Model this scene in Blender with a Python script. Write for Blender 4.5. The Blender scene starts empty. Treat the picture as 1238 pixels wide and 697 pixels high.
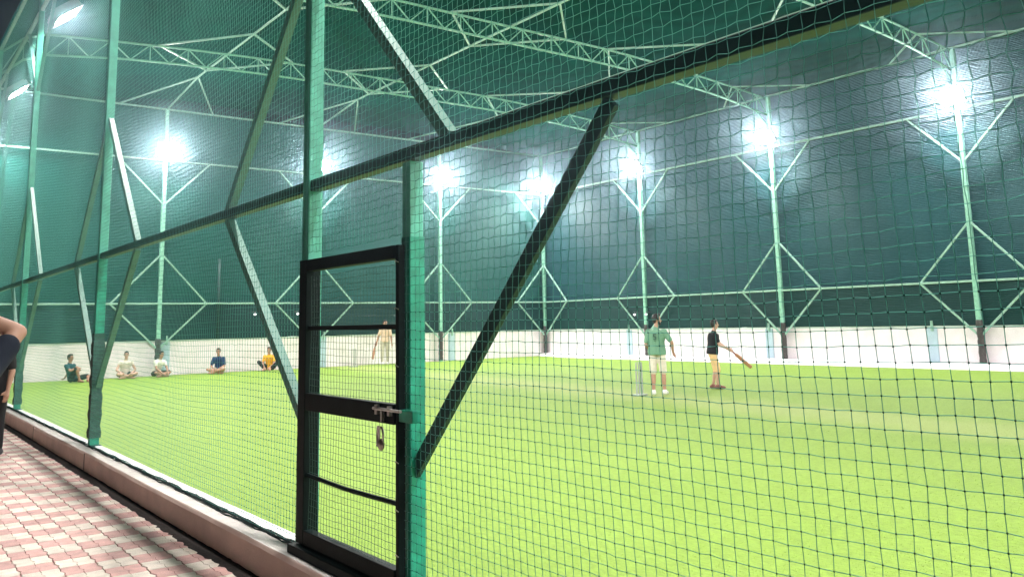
import bpy, bmesh, math, random
import numpy as np
from mathutils import Vector, Matrix
random.seed(7); rng = np.random.default_rng(7)
S = bpy.context.scene
COL = S.collection
R = math.radians
PI = math.pi

# ------------------------------------------------------------------ camera
YAW, PITCH, ROLL, FPX, CY = -0.6460, 0.1498, -0.0212, 1037.32, 232.47
cam_d = bpy.data.cameras.new('camera'); cam = bpy.data.objects.new('camera', cam_d); COL.objects.link(cam)
fw = Vector((-math.sin(YAW)*math.cos(PITCH), math.cos(YAW)*math.cos(PITCH), math.sin(PITCH)))
rt = Vector((math.cos(YAW), math.sin(YAW), 0)); up = rt.cross(fw)
r2 = rt*math.cos(ROLL) + up*math.sin(ROLL); u2 = up*math.cos(ROLL) - rt*math.sin(ROLL)
m = Matrix((r2, u2, -fw)).transposed().to_4x4(); m.translation = Vector((-2.3756, 0, 1.65))
cam.matrix_world = m
cam_d.sensor_fit = 'HORIZONTAL'; cam_d.sensor_width = 36
cam_d.lens = 36*FPX/1238; cam_d.shift_y = -(348.5-CY)/1238
cam_d.clip_start = 0.05; cam_d.clip_end = 2000
S.camera = cam

# ------------------------------------------------------------------ night sky
W_ = bpy.data.worlds.new('World'); S.world = W_; W_.use_nodes = True
nt = W_.node_tree; bg = nt.nodes['Background']
sky = nt.nodes.new('ShaderNodeTexSky'); sky.sky_type = 'NISHITA'; sky.sun_disc = False
sky.sun_elevation = R(-4); sky.sun_rotation = R(200)
nt.links.new(sky.outputs[0], bg.inputs[0]); bg.inputs[1].default_value = 0.05
sd = bpy.data.lights.new('moon', 'SUN'); sd.energy = 0.02; sd.angle = R(0.5); sd.color = (.8, .88, 1)
so = bpy.data.objects.new('moon', sd); COL.objects.link(so); so.rotation_euler = (R(40), 0, R(200)); so.location = (0, 0, 30)

# ------------------------------------------------------------------ view
S.view_settings.view_transform = 'Standard'; S.view_settings.look = 'None'
S.view_settings.exposure = 0.0; S.view_settings.gamma = 1
S.cycles.use_denoising = True
S.cycles.max_bounces = 6; S.cycles.diffuse_bounces = 3; S.cycles.glossy_bounces = 2
S.cycles.sample_clamp_indirect = 6
S.cycles.use_light_tree = True
NEARMAN = (-2.095, 4.52, .042)
HAZE = .0022
LAMP = 1060.0        # radiance of a floodlight's glass

# ------------------------------------------------------------------ materials
MATS = {}
def mat(name, col, rough=.6, var=.12, scale=6, bump=0, bscale=60, metal=0, spec=.4, obj_rand=0, island=False, noise_dim='pos'):
    M = bpy.data.materials.new(name); M.use_nodes = True; MATS[name] = M
    t = M.node_tree; b = t.nodes['Principled BSDF']
    b.inputs['Roughness'].default_value = rough; b.inputs['Metallic'].default_value = metal
    b.inputs['Specular IOR Level'].default_value = spec
    tc = t.nodes.new('ShaderNodeNewGeometry')
    n = t.nodes.new('ShaderNodeTexNoise'); n.inputs['Scale'].default_value = scale; n.inputs['Detail'].default_value = 5
    t.links.new(tc.outputs['Position'], n.inputs['Vector'])
    mr = t.nodes.new('ShaderNodeMapRange'); mr.inputs[1].default_value = .3; mr.inputs[2].default_value = .7
    mr.inputs[3].default_value = 1-var; mr.inputs[4].default_value = 1+var
    t.links.new(n.outputs[0], mr.inputs[0])
    val = mr.outputs[0]
    if obj_rand:
        oi = t.nodes.new('ShaderNodeObjectInfo')
        src = tc.outputs['Random Per Island'] if island else oi.outputs['Random']
        m2 = t.nodes.new('ShaderNodeMapRange'); m2.inputs[3].default_value = 1-obj_rand; m2.inputs[4].default_value = 1+obj_rand
        t.links.new(src, m2.inputs[0])
        mu = t.nodes.new('ShaderNodeMath'); mu.operation = 'MULTIPLY'
        t.links.new(val, mu.inputs[0]); t.links.new(m2.outputs[0], mu.inputs[1]); val = mu.outputs[0]
    vm = t.nodes.new('ShaderNodeVectorMath'); vm.operation = 'SCALE'; vm.inputs[0].default_value = col[:3]
    t.links.new(val, vm.inputs['Scale']); t.links.new(vm.outputs[0], b.inputs['Base Color'])
    if bump:
        n2 = t.nodes.new('ShaderNodeTexNoise'); n2.inputs['Scale'].default_value = bscale; n2.inputs['Detail'].default_value = 3
        t.links.new(tc.outputs['Position'], n2.inputs['Vector'])
        bp = t.nodes.new('ShaderNodeBump'); bp.inputs['Strength'].default_value = bump; bp.inputs['Distance'].default_value = .01
        t.links.new(n2.outputs[0], bp.inputs['Height']); t.links.new(bp.outputs[0], b.inputs['Normal'])
    return M

mat('ground', (.05, .05, .045), .95, .3, 2)
mat('pole_paint', (.26, .55, .43), .45, .22, 9, .1, 40)
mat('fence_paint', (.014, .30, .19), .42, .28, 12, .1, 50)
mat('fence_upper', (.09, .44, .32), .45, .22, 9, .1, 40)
mat('gate_paint', (.0035, .010, .010), .6, .25, 9, .1, 60, spec=.12)
mat('beam_paint', (.008, .042, .040), .5, .2, 8, .1, 60)
mat('brace_paint', (.30, .50, .42), .5, .15, 6)
mat('fence_brace', (.10, .21, .17), .5, .15, 6)
mat('truss_paint', (.22, .48, .36), .5, .15, 6)
mat('wrap', (.055, .05, .048), .8, .45, 22, .5, 40)
mat('wrap_green', (.03, .075, .062), .7, .45, 18, .5, 40)
mat('wall_white', (.90, .82, .87), .85, .07, 2.5, .15, 25)
mat('wall_blue', (.46, .60, .70), .85, .06, 4, .1, 25)
mat('coping', (.62, .72, .70), .85, .06, 4)
mat('kerb_face', (.78, .61, .54), .85, .09, 4, .25, 40)
mat('kerb_top', (.82, .76, .71), .85, .12, 7, .3, 40)
mat('kerb_white', (.80, .80, .79), .8, .08, 9, .2, 40)
mat('kerb_shade', (.022, .016, .014), .95, .4, 25, .5, 60)
mat('joint', (.07, .05, .045), .95, .3, 20)
mat('paver_pink', (.68, .41, .375), .85, .16, 11, .35, 130, obj_rand=.12)
mat('paver_cream', (.79, .70, .61), .85, .14, 11, .35, 130, obj_rand=.10)
mat('paver_pink_far', (.68, .41, .375), .85, .16, 11, 0, obj_rand=.12, island=True)
mat('paver_cream_far', (.79, .70, .61), .85, .14, 11, 0, obj_rand=.10, island=True)
mat('gate_thread', (.012, .06, .045), .5, .15, 4)
mat('skirt', (.008, .022, .02), .7, .5, 30)
mat('steel', (.45, .44, .42), .35, .15, 30, metal=.9)
mat('brass', (.30, .27, .22), .35, .2, 30, metal=.8)
mat('lamp_body', (.18, .19, .19), .5, .1, 8, metal=.3)
mat('skin', (.42, .235, .165), .55, .07, 10)
mat('skin_tan', (.36, .19, .125), .55, .07, 10)
mat('skin_fair', (.52, .32, .24), .55, .07, 10)
mat('hair', (.012, .010, .009), .5, .3, 60, .6, 90)
mat('shoe_white', (.72, .71, .70), .6, .08, 20)
mat('shoe_dark', (.03, .03, .035), .6, .2, 20)
mat('shoe_red', (.26, .10, .08), .6, .1, 20)
mat('sole', (.5, .5, .5), .7)
for n, c in dict(sage=(.15, .30, .205), cream=(.70, .64, .56), black=(.016, .016, .019), tan=(.74, .50, .27), peach=(.68, .50, .38),
                 stone=(.52, .47, .38), teal=(.018, .075, .085), navy=(.02, .042, .11), yellow=(.80, .40, .035), dark=(.02, .018, .02),
                 white=(.74, .73, .66), darkblue=(.012, .016, .028), brownshort=(.05, .035, .03)).items():
    mat('cloth_'+n, c, .85, .10, 9, .25, 14, spec=.2)
mat('willow', (.46, .22, .13), .5, .12, 14)
mat('grip', (.25, .05, .04), .8, .2, 40)
mat('stump', (.36, .40, .37), .5, .1, 10)
mat('print', (.03, .07, .06), .8)

def nylon(name, col):
    M = bpy.data.materials.new(name); M.use_nodes = True; MATS[name] = M
    t = M.node_tree; t.nodes.remove(t.nodes['Principled BSDF']); N = t.nodes.new; L = t.links.new
    d = N('ShaderNodeBsdfDiffuse'); tr = N('ShaderNodeBsdfTranslucent'); mx = N('ShaderNodeMixShader'); mx.inputs[0].default_value = .5
    d.inputs[0].default_value = tr.inputs[0].default_value = (*col, 1)
    L(d.outputs[0], mx.inputs[1]); L(tr.outputs[0], mx.inputs[2]); L(mx.outputs[0], t.nodes['Material Output'].inputs[0])
nylon('thread', (.15, .40, .35)); nylon('knot', (.025, .09, .075))
def field_material():
    M = bpy.data.materials.new('turf'); M.use_nodes = True; MATS['turf'] = M
    t = M.node_tree; b = t.nodes['Principled BSDF']; N = t.nodes.new; L = t.links.new
    b.inputs['Roughness'].default_value = .75; b.inputs['Specular IOR Level'].default_value = .25
    g = N('ShaderNodeNewGeometry')
    n1 = N('ShaderNodeTexNoise'); n1.inputs['Scale'].default_value = .6; n1.inputs['Detail'].default_value = 7; n1.inputs['Roughness'].default_value = .6; L(g.outputs['Position'], n1.inputs['Vector'])
    n2 = N('ShaderNodeTexNoise'); n2.inputs['Scale'].default_value = 1; n2.inputs['Detail'].default_value = 5; n2.inputs['Roughness'].default_value = .65
    mp = N('ShaderNodeMapping'); mp.inputs['Scale'].default_value = (34, 12, 30); mp.inputs['Rotation'].default_value = (0, 0, .35); L(g.outputs['Position'], mp.inputs[0]); L(mp.outputs[0], n2.inputs['Vector'])
    cr = N('ShaderNodeMix'); cr.data_type = 'RGBA'
    cr.inputs[6].default_value = (.150, .255, .024, 1); cr.inputs[7].default_value = (.215, .335, .046, 1); L(n1.outputs[0], cr.inputs[0])
    mr = N('ShaderNodeMapRange'); mr.inputs[1].default_value = .3; mr.inputs[2].default_value = .7; mr.inputs[3].default_value = .74; mr.inputs[4].default_value = 1.26
    L(n2.outputs[0], mr.inputs[0])
    sc = N('ShaderNodeVectorMath'); sc.operation = 'SCALE'; L(cr.outputs[2], sc.inputs[0]); L(mr.outputs[0], sc.inputs['Scale'])
    # worn sandy pitch strip between the wickets
    sx = N('ShaderNodeSeparateXYZ'); L(g.outputs['Position'], sx.inputs[0])
    k = N('ShaderNodeMath'); k.operation = 'MULTIPLY_ADD'; k.inputs[1].default_value = -.118; k.inputs[2].default_value = 0; L(sx.outputs[1], k.inputs[0])
    a = N('ShaderNodeMath'); L(sx.outputs[0], a.inputs[0]); L(k.outputs[0], a.inputs[1])
    s2 = N('ShaderNodeMath'); s2.operation = 'SUBTRACT'; L(a.outputs[0], s2.inputs[0]); s2.inputs[1].default_value = 9.75
    ab = N('ShaderNodeMath'); ab.operation = 'ABSOLUTE'; L(s2.outputs[0], ab.inputs[0])
    n3 = N('ShaderNodeTexNoise'); n3.inputs['Scale'].default_value = 1.3; n3.inputs['Detail'].default_value = 6; L(g.outputs['Position'], n3.inputs['Vector'])
    ad = N('ShaderNodeMath'); ad.operation = 'MULTIPLY_ADD'; ad.inputs[1].default_value = 1.1; L(n3.outputs[0], ad.inputs[0]); L(ab.outputs[0], ad.inputs[2])
    pr = N('ShaderNodeMapRange'); pr.inputs[1].default_value = .95; pr.inputs[2].default_value = 1.9; pr.inputs[3].default_value = .42; pr.inputs[4].default_value = 0
    L(ad.outputs[0], pr.inputs[0])
    pm = N('ShaderNodeMix'); pm.data_type = 'RGBA'; L(pr.outputs[0], pm.inputs[0]); L(sc.outputs[0], pm.inputs[6]); pm.inputs[7].default_value = (.36, .40, .15, 1)
    L(pm.outputs[2], b.inputs['Base Color'])
    n4 = N('ShaderNodeTexNoise'); n4.inputs['Scale'].default_value = 90; L(g.outputs['Position'], n4.inputs['Vector'])
    bp = N('ShaderNodeBump'); bp.inputs['Strength'].default_value = .6; bp.inputs['Distance'].default_value = .012; L(n4.outputs[0], bp.inputs['Height']); L(bp.outputs[0], b.inputs['Normal'])
field_material()

def blade_material():
    M = bpy.data.materials.new('blade'); M.use_nodes = True; MATS['blade'] = M
    t = M.node_tree; t.nodes.remove(t.nodes['Principled BSDF']); N = t.nodes.new; L = t.links.new
    g = N('ShaderNodeNewGeometry')
    cr = N('ShaderNodeMix'); cr.data_type = 'RGBA'
    cr.inputs[6].default_value = (.175, .29, .028, 1); cr.inputs[7].default_value = (.225, .345, .045, 1); L(g.outputs['Random Per Island'], cr.inputs[0])
    d = N('ShaderNodeBsdfDiffuse'); tr = N('ShaderNodeBsdfTranslucent'); mx = N('ShaderNodeMixShader'); mx.inputs[0].default_value = .5
    L(cr.outputs[2], d.inputs[0]); L(cr.outputs[2], tr.inputs[0]); L(d.outputs[0], mx.inputs[1]); L(tr.outputs[0], mx.inputs[2]); L(mx.outputs[0], t.nodes['Material Output'].inputs[0])
blade_material()

def net_material(name, c0, c1, per=.055, spec=.2, rough=.65):
    """knitted shade net: fine ribs, slightly glossy tape yarn"""
    M = bpy.data.materials.new(name); M.use_nodes = True; MATS[name] = M
    t = M.node_tree; b = t.nodes['Principled BSDF']; N = t.nodes.new; L = t.links.new
    b.inputs['Roughness'].default_value = rough; b.inputs['Specular IOR Level'].default_value = spec
    g = N('ShaderNodeNewGeometry')
    w = N('ShaderNodeTexWave'); w.wave_type = 'BANDS'; w.bands_direction = 'Z'
    w.inputs['Scale'].default_value = 2*PI/per/20; w.inputs['Distortion'].default_value = 1.4; w.inputs['Detail'].default_value = 2; w.inputs['Detail Scale'].default_value = 3.0
    L(g.outputs['Position'], w.inputs['Vector'])
    n = N('ShaderNodeTexNoise'); n.inputs['Scale'].default_value = .8; n.inputs['Detail'].default_value = 6; L(g.outputs['Position'], n.inputs['Vector'])
    n2 = N('ShaderNodeTexNoise'); n2.inputs['Scale'].default_value = 14; n2.inputs['Detail'].default_value = 4; L(g.outputs['Position'], n2.inputs['Vector'])
    mx = N('ShaderNodeMath'); mx.operation = 'MULTIPLY_ADD'; mx.inputs[1].default_value = .45; L(w.outputs[1], mx.inputs[0])
    m3 = N('ShaderNodeMath'); m3.operation = 'MULTIPLY'; L(n.outputs[0], m3.inputs[0]); m3.inputs[1].default_value = .40; L(m3.outputs[0], mx.inputs[2])
    m4 = N('ShaderNodeMath'); m4.operation = 'MULTIPLY_ADD'; m4.inputs[1].default_value = .5; L(n2.outputs[0], m4.inputs[0]); 
    s = N('ShaderNodeMath'); s.operation = 'SUBTRACT'; L(mx.outputs[0], s.inputs[0]); s.inputs[1].default_value = .18; L(s.outputs[0], m4.inputs[2])
    cr = N('ShaderNodeMix'); cr.data_type = 'RGBA'; cr.inputs[6].default_value = (*c0, 1); cr.inputs[7].default_value = (*c1, 1); L(m4.outputs[0], cr.inputs[0])
    L(cr.outputs[2], b.inputs['Base Color'])
    bp = N('ShaderNodeBump'); bp.inputs['Strength'].default_value = .5; bp.inputs['Distance'].default_value = .03; L(w.outputs[1], bp.inputs['Height']); L(bp.outputs[0], b.inputs['Normal'])
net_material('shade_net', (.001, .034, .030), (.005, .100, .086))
net_material('shade_net_veil_tint', (.001, .026, .033), (.006, .078, .092))  # right wall net: bluish lens veil put into its colour
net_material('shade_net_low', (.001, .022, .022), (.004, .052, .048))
net_material('roof_net', (.001, .030, .027), (.005, .076, .066), per=.05, spec=.0, rough=.9)

def emit(name, col, s):
    M = bpy.data.materials.new(name); M.use_nodes = True; MATS[name] = M
    t = M.node_tree; t.nodes.remove(t.nodes['Principled BSDF'])
    e = t.nodes.new('ShaderNodeEmission'); e.inputs[0].default_value = (*col, 1); e.inputs[1].default_value = s
    t.links.new(e.outputs[0], t.nodes['Material Output'].inputs[0])
emit('lamp_glass', (1, .965, .93), LAMP)
emit('small_glass', (1, .98, .95), 6)

# ------------------------------------------------------------------ mesh helpers
class MB:
    def __init__(s): s.v = []; s.f = []
    def add(s, vs, fs):
        o = len(s.v); s.v += [tuple(v) for v in vs]; s.f += [tuple(i+o for i in f) for f in fs]; return s
    def box(s, lo, hi):
        x0, y0, z0 = lo; x1, y1, z1 = hi
        return s.add([(x0,y0,z0),(x1,y0,z0),(x1,y1,z0),(x0,y1,z0),(x0,y0,z1),(x1,y0,z1),(x1,y1,z1),(x0,y1,z1)],
                     [(3,2,1,0),(4,5,6,7),(0,1,5,4),(1,2,6,5),(2,3,7,6),(3,0,4,7)])
    def bar(s, a, b, w, h=None, hint=(0,0,1)):
        """rectangular bar from a to b"""
        a = Vector(a); b = Vector(b); h = h or w; d = (b-a).normalized(); hv = Vector(hint)
        if abs(d.dot(hv)) > .97: hv = Vector((1,0,0))
        x = d.cross(hv).normalized(); y = x.cross(d).normalized()
        vs = []
        for p in (a, b):
            for sx, sy in ((-1,-1),(1,-1),(1,1),(-1,1)): vs.append(p + x*sx*w/2 + y*sy*h/2)
        return s.add(vs, [(3,2,1,0),(4,5,6,7),(0,1,5,4),(1,2,6,5),(2,3,7,6),(3,0,4,7)])
    def tube(s, pts, r, n=8, caps=True):
        pts = [Vector(p) for p in pts]; rs = r if isinstance(r, (list, tuple)) else [r]*len(pts)
        rings = []; vs = []
        d0 = (pts[1]-pts[0]).normalized(); hv = Vector((0,0,1)) if abs(d0.z) < .9 else Vector((1,0,0))
        x = d0.cross(hv).normalized()
        for i, p in enumerate(pts):
            d = (pts[min(i+1,len(pts)-1)] - pts[max(i-1,0)]).normalized()
            x = (x - d*x.dot(d)).normalized(); y = d.cross(x)
            for k in range(n):
                t = 2*PI*k/n; vs.append(p + (x*math.cos(t) + y*math.sin(t))*rs[i])
        fs = []
        for i in range(len(pts)-1):
            for k in range(n):
                k2 = (k+1) % n; fs.append((i*n+k, i*n+k2, (i+1)*n+k2, (i+1)*n+k))
        if caps: fs.append(tuple(range(n-1,-1,-1))); fs.append(tuple((len(pts)-1)*n+k for k in range(n)))
        return s.add(vs, fs)
    def cone(s, a, b, r0, r1, n=12):
        """limb: tapered tube with rounded ends"""
        a = Vector(a); b = Vector(b); d = (b-a).normalized()
        pts = []; rs = []
        for t in (75, 50, 25): pts.append(a - d*r0*math.sin(R(t))); rs.append(r0*math.cos(R(t)))
        for t in (0, .33, .66, 1): pts.append(a.lerp(b, t)); rs.append(r0+(r1-r0)*t)
        for t in (25, 50, 75): pts.append(b + d*r1*math.sin(R(t))); rs.append(r1*math.cos(R(t)))
        return s.tube(pts, rs, n)
    def ell(s, c, rad, rot=None, nu=14, nv=9):
        c = Vector(c); vs = []; fs = []
        for j in range(1, nv):
            ph = PI*j/nv
            for i in range(nu):
                th = 2*PI*i/nu
                p = Vector((rad[0]*math.sin(ph)*math.cos(th), rad[1]*math.sin(ph)*math.sin(th), rad[2]*math.cos(ph)))
                if rot is not None: p = rot @ p
                vs.append(c+p)
        tp = Vector((0,0,rad[2])); 
        if rot is not None: tp = rot @ tp
        vs += [c+tp, c-tp]; T = len(vs)-2
        for j in range(nv-2):
            for i in range(nu):
                i2 = (i+1) % nu; fs.append((j*nu+i, (j+1)*nu+i, (j+1)*nu+i2, j*nu+i2))
        for i in range(nu):
            i2 = (i+1) % nu; fs.append((T, i, i2)); fs.append((T+1, (nv-2)*nu+i2, (nv-2)*nu+i))
        return s.add(vs, fs)
    def mesh(s, name, m, smooth=False):
        me = bpy.data.meshes.new(name); me.from_pydata(s.v, [], s.f); me.update()
        if m: me.materials.append(MATS[m])
        if smooth: me.polygons.foreach_set('use_smooth', [True]*len(me.polygons))
        return me
    def build(s, name, m, parent=None, smooth=False, bevel=0):
        o = bpy.data.objects.new(name, s.mesh(name, m, smooth)); COL.objects.link(o)
        if parent: o.parent = parent
        if bevel:
            bv = o.modifiers.new('bevel', 'BEVEL'); bv.width = bevel; bv.segments = 2; bv.limit_method = 'ANGLE'
        return o
def tag(o, label=None, cat=None, group=None, kind=None):
    if label: o['label'] = label
    if cat: o['category'] = cat
    if group: o['group'] = group
    if kind: o['kind'] = kind
    return o
def empty(name, loc, rz=0):
    o = bpy.data.objects.new(name, None); COL.objects.link(o); o.location = loc; o.rotation_euler = (0,0,rz); o.empty_display_size = .2
    return o
def raw_mesh(name, V, F, m):
    """big meshes from numpy arrays: V (n,3), F (k,c) with c corners each"""
    me = bpy.data.meshes.new(name); nv = len(V); nf, c = F.shape
    me.vertices.add(nv); me.vertices.foreach_set('co', V.astype(np.float32).ravel())
    me.loops.add(nf*c); me.loops.foreach_set('vertex_index', F.astype(np.int32).ravel())
    me.polygons.add(nf); me.polygons.foreach_set('loop_start', np.arange(0, nf*c, c, dtype=np.int32))
    me.update(calc_edges=True); me.validate()
    me.materials.append(MATS[m])
    return me
def link(name, me, parent=None):
    o = bpy.data.objects.new(name, me); COL.objects.link(o); o.parent = parent; return o

# ------------------------------------------------------------------ layout
XW, YL = 24.27, 32.89         # pole lines of the long far wall and of the end wall
Y0 = -15.3                     # everything carries on behind the camera's right
ZM, ZT, ZU = 2.58, 7.87, 9.80 # heights of the three rails
RP = [32.89, 26.08, 19.25, 12.35, 5.5, -1.35, -8.2, -15.05]
LP = [6.25, 12.3, 18.28]
FP = [5.39, 11.78, 18.30, 25.0, 32.89]

# ------------------------------------------------------------------ ground, field, apron
g = MB(); g.add([(-900,-900,-.06),(900,-900,-.06),(900,900,-.06),(-900,900,-.06)], [(0,1,2,3)])
tag(g.build('ground', 'ground'), kind='structure')
f = MB(); nx, ny = 40, 60
vs = []
for j in range(ny+1):
    for i in range(nx+1):
        x = .06 + (24.3-.06)*i/nx; y = Y0 + (YL+.25-Y0)*j/ny
        vs.append((x, y, .006*math.sin(x*.9+y*.4)*math.sin(y*.6)))
f.add(vs, [(j*(nx+1)+i, j*(nx+1)+i+1, (j+1)*(nx+1)+i+1, (j+1)*(nx+1)+i) for j in range(ny) for i in range(nx)])
tag(f.build('turf_field', 'turf', smooth=True), kind='structure')
# short turf blades, dense only where the photograph is near enough to show grain
def turf():
    n = 150000
    u = rng.random(n*3); y = .3 + 17*rng.random(n*3); x = .14 + 13*rng.random(n*3)**1.0
    d2 = (x+2.4)**2 + y**2
    keep = u < np.minimum(1, 34/d2)
    x, y = x[keep][:n], y[keep][:n]; n = len(x)
    a = rng.random(n)*2*PI; h = .003 + .005*rng.random(n); w = .0022 + .0018*rng.random(n); ln = .014*rng.random(n); b = rng.random(n)*2*PI
    z0 = .006*np.sin(x*.9+y*.4)*np.sin(y*.6) - .002
    V = np.zeros((n, 3, 3))
    V[:,0] = np.stack([x-w*np.cos(a), y-w*np.sin(a), z0], 1); V[:,1] = np.stack([x+w*np.cos(a), y+w*np.sin(a), z0], 1)
    V[:,2] = np.stack([x+ln*np.cos(b), y+ln*np.sin(b), z0+h], 1)
    o = link('turf_blades', raw_mesh('turf_blades', V.reshape(-1,3), np.arange(n*3).reshape(n,3), 'blade'))
    tag(o, 'short lime green blades of the artificial turf near the fence', 'turf', kind='stuff')
turf()
a = MB(); a.add([(23.35,Y0,.004),(23.62,Y0,.13),(24.46,Y0,.14),(23.35,YL-2.4,.004),(23.62,YL-2.4,.13),(24.46,YL-2.4,.14),(24.0,YL+.2,.004),(24.1,YL+.2,.13),(24.46,YL+.2,.14)],
             [(0,1,4,3),(1,2,5,4),(3,4,7,6),(4,5,8,7)])
tag(a.build('concrete_apron', 'wall_white'), kind='structure')

# ------------------------------------------------------------------ kerb under the fence
ky0, ky1 = Y0, YL+.3
kb = empty('kerb', (0, 12, 0)); tag(kb, kind='structure')
def kpart(nm, m, prof, bev=0):
    b = MB(); n = 90; c = len(prof); vs = []; fs = []
    for i in range(n+1):
        y = ky0+(ky1-ky0)*i/n
        for j, (x, z) in enumerate(prof):
            wob = .0025*math.sin(y*1.3)+.0015*math.sin(y*5.3+j*2)
            vs.append((x+wob, y-12, z+wob*.6))
    for i in range(n):
        for j in range(c-1): fs.append((i*c+j, (i+1)*c+j, (i+1)*c+j+1, i*c+j+1))
    b.add(vs, fs); return b.build(nm, m, kb, smooth=False)
kpart('outer_face', 'kerb_face', [(-.205,-.05),(-.205,.235),(-.196,.255),(-.19,.262)])
kpart('top_face', 'kerb_top', [(-.19,.262),(-.075,.266),(-.035,.264)])
kpart('painted_inner_edge', 'kerb_white', [(-.035,.264),(.07,.266),(.085,.258),(.088,-.03)])
# joints in the kerb
for y in (11.2, 14.9, 18.2):
    b = MB(); b.box((-.2085, y-12.004, -.02), (-.2, y-11.996, .25)); b.build('joint', 'joint', kb)
# bunched foot of the net, lying along the kerb
sk = MB()
for k in range(7):
    pts = []; rr = []
    y = Y0
    ph = random.random()*9; xo = -.078+.007*k
    while y < YL:
        pts.append((xo+.006*math.sin(y*3.1+ph)+.006*math.sin(y*11+ph*2)+random.uniform(-.005,.005), y, .272+.005*math.sin(y*6.7+ph)+random.uniform(-.003,.004)+.003*(k % 3)))
        rr.append(.004+.003*random.random()); y += .075
    sk.tube(pts, rr, 4)
tag(sk.build('net_hem', 'skirt'), 'dark bunched hem of the safety net lying along the kerb top', 'net hem')

# ------------------------------------------------------------------ pavement
pv = MB(); pv.box((-6, Y0, -.04), (-.2, 60, .024)); pav = pv.build('pavement', 'joint'); tag(pav, kind='structure')
so_ = MB(); vs = []; n = 900  # dark strip laid over the pavers as the kerb's painted shadow
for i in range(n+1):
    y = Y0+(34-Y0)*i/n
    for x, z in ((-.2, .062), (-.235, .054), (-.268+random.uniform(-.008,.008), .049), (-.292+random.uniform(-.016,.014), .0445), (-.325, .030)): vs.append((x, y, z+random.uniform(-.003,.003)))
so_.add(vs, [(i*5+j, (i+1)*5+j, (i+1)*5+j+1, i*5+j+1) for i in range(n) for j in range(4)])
o = so_.build('kerb_shade_strip', 'kerb_shade', smooth=True); tag(o, kind='structure')
PW, PL = .1165, .2345
def paver_mesh(nm, m):
    b = MB(); g_ = .0022; side = [(0,0),(.22,.0),(.36,.011),(.64,-.011),(.78,0),(1,0)]
    L_ = [(g_+dx, max(g_, min(PL-g_, t*PL))) for t, dx in side]; R_ = [(PW-g_+dx, y) for (_, dx), (_, y) in zip(side, L_)]
    out = L_[::-1] + R_; n = len(out); cx, cy = PW/2, PL/2; vs = []
    for (x, y) in out: vs.append((x, y, .02))
    for (x, y) in out: vs.append((x, y, .0385))
    for (x, y) in out: vs.append((cx+(x-cx)*.955, cy+(y-cy)*.978, .0415))
    fs = []
    for k in range(n):
        k2 = (k+1) % n; fs += [(k, k2, n+k2, n+k), (n+k, n+k2, 2*n+k2, 2*n+k)]
    fs.append(tuple(range(2*n, 3*n)))
    b.add(vs, fs); return b, b.mesh(nm, m)
b_p, me_p = paver_mesh('paver', 'paver_pink'); _, me_c = paver_mesh('paver', 'paver_cream')
proj_o = Vector((-2.3756, 0, 1.65))
cells = []
ncol = int(4.6/PW); 
for i in range(ncol):
    x = -.232 - (i+1)*PW
    for j in range(-10, 200):
        y = 5.0 + (j-10)*PL
        if y > 32: continue
        pink = ((i//2) + j) % 2 == 0
        p = Vector((x+PW/2, y+PL/2, .04)) - proj_o
        zc = p.dot(fw); px = 619+FPX*p.dot(r2)/zc if zc > .2 else -999; py = CY-FPX*p.dot(u2)/zc if zc > .2 else 9999
        vis = -20 < px < 420 and py < 712
        cells.append((p.length if vis else 100+p.length, x + (.0011 if i % 2 else -.0011), y, pink))
cells.sort()
for k, (d, x, y, pink) in enumerate(cells[:300]):
    o = link('paver', me_p if pink else me_c, pav)
    o.location = (x, y, random.uniform(-.0015, .0015)); o.rotation_euler = (random.uniform(-.006,.006), random.uniform(-.01,.01), random.uniform(-.006,.006))
far = {True: MB(), False: MB()}
for d, x, y, pink in cells[300:]:
    dz = random.uniform(-.0015, .0015)
    far[pink].add([(vx+x, vy+y, vz+dz) for vx, vy, vz in b_p.v], b_p.f)
for pink in (True, False):
    o = far[pink].build('farther_pavers', 'paver_pink_far' if pink else 'paver_cream_far', pav); o['kind'] = 'stuff'

# ------------------------------------------------------------------ boundary walls
def wall(label, along, lo, hi, pos, pil):
    """low white masonry wall; along = 'x' or 'y'"""
    root = empty('boundary_wall', (pos if along == 'y' else (lo+hi)/2, (lo+hi)/2 if along == 'y' else pos, 0))
    tag(root, label, 'wall'); ox, oy = root.location.x, root.location.y
    def bx(nm, m, l, h, d0, d1, z0, z1, bev=.008):
        b = MB()
        if along == 'y': b.box((pos+d0-ox, l-oy, z0), (pos+d1-ox, h-oy, z1))
        else: b.box((l-ox, pos+d0-oy, z0), (h-ox, pos+d1-oy, z1))
        return b.build(nm, m, root, bevel=bev)
    bx('wall_face', 'wall_white', lo, hi, 0, .22, -.05, 1.2)
    bx('coping', 'coping', lo, hi, -.035, .255, 1.203, 1.275)
    for c in pil:
        pil_o = bx('pilaster', 'wall_blue', c-.16, c+.16, -.045, .05, -.02, 1.198)
        b = MB()
        P = (pos+.0-ox, c-.03-oy) if along == 'y' else (c+.03-ox, pos-oy)
        b.tube([(P[0]+(-.06 if along == 'y' else 0), P[1]+(0 if along == 'y' else -.06), 1.1), (P[0]+(-.06 if along == 'y' else 0), P[1]+(0 if along == 'y' else -.06), 1.42)], .045, 10)
        b.build('pipe_stub', 'brace_paint', pil_o)
wall('long low white wall with blue pilasters behind the batting pair', 'y', Y0, YL+.14, 24.47, [27.3, 20.0, 13.9, 7.2])
wall('low white end wall with blue pilasters behind the seated people', 'x', -.3, 24.46, 33.16, [.55, 6.57, 12.75, 19.0])

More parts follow.
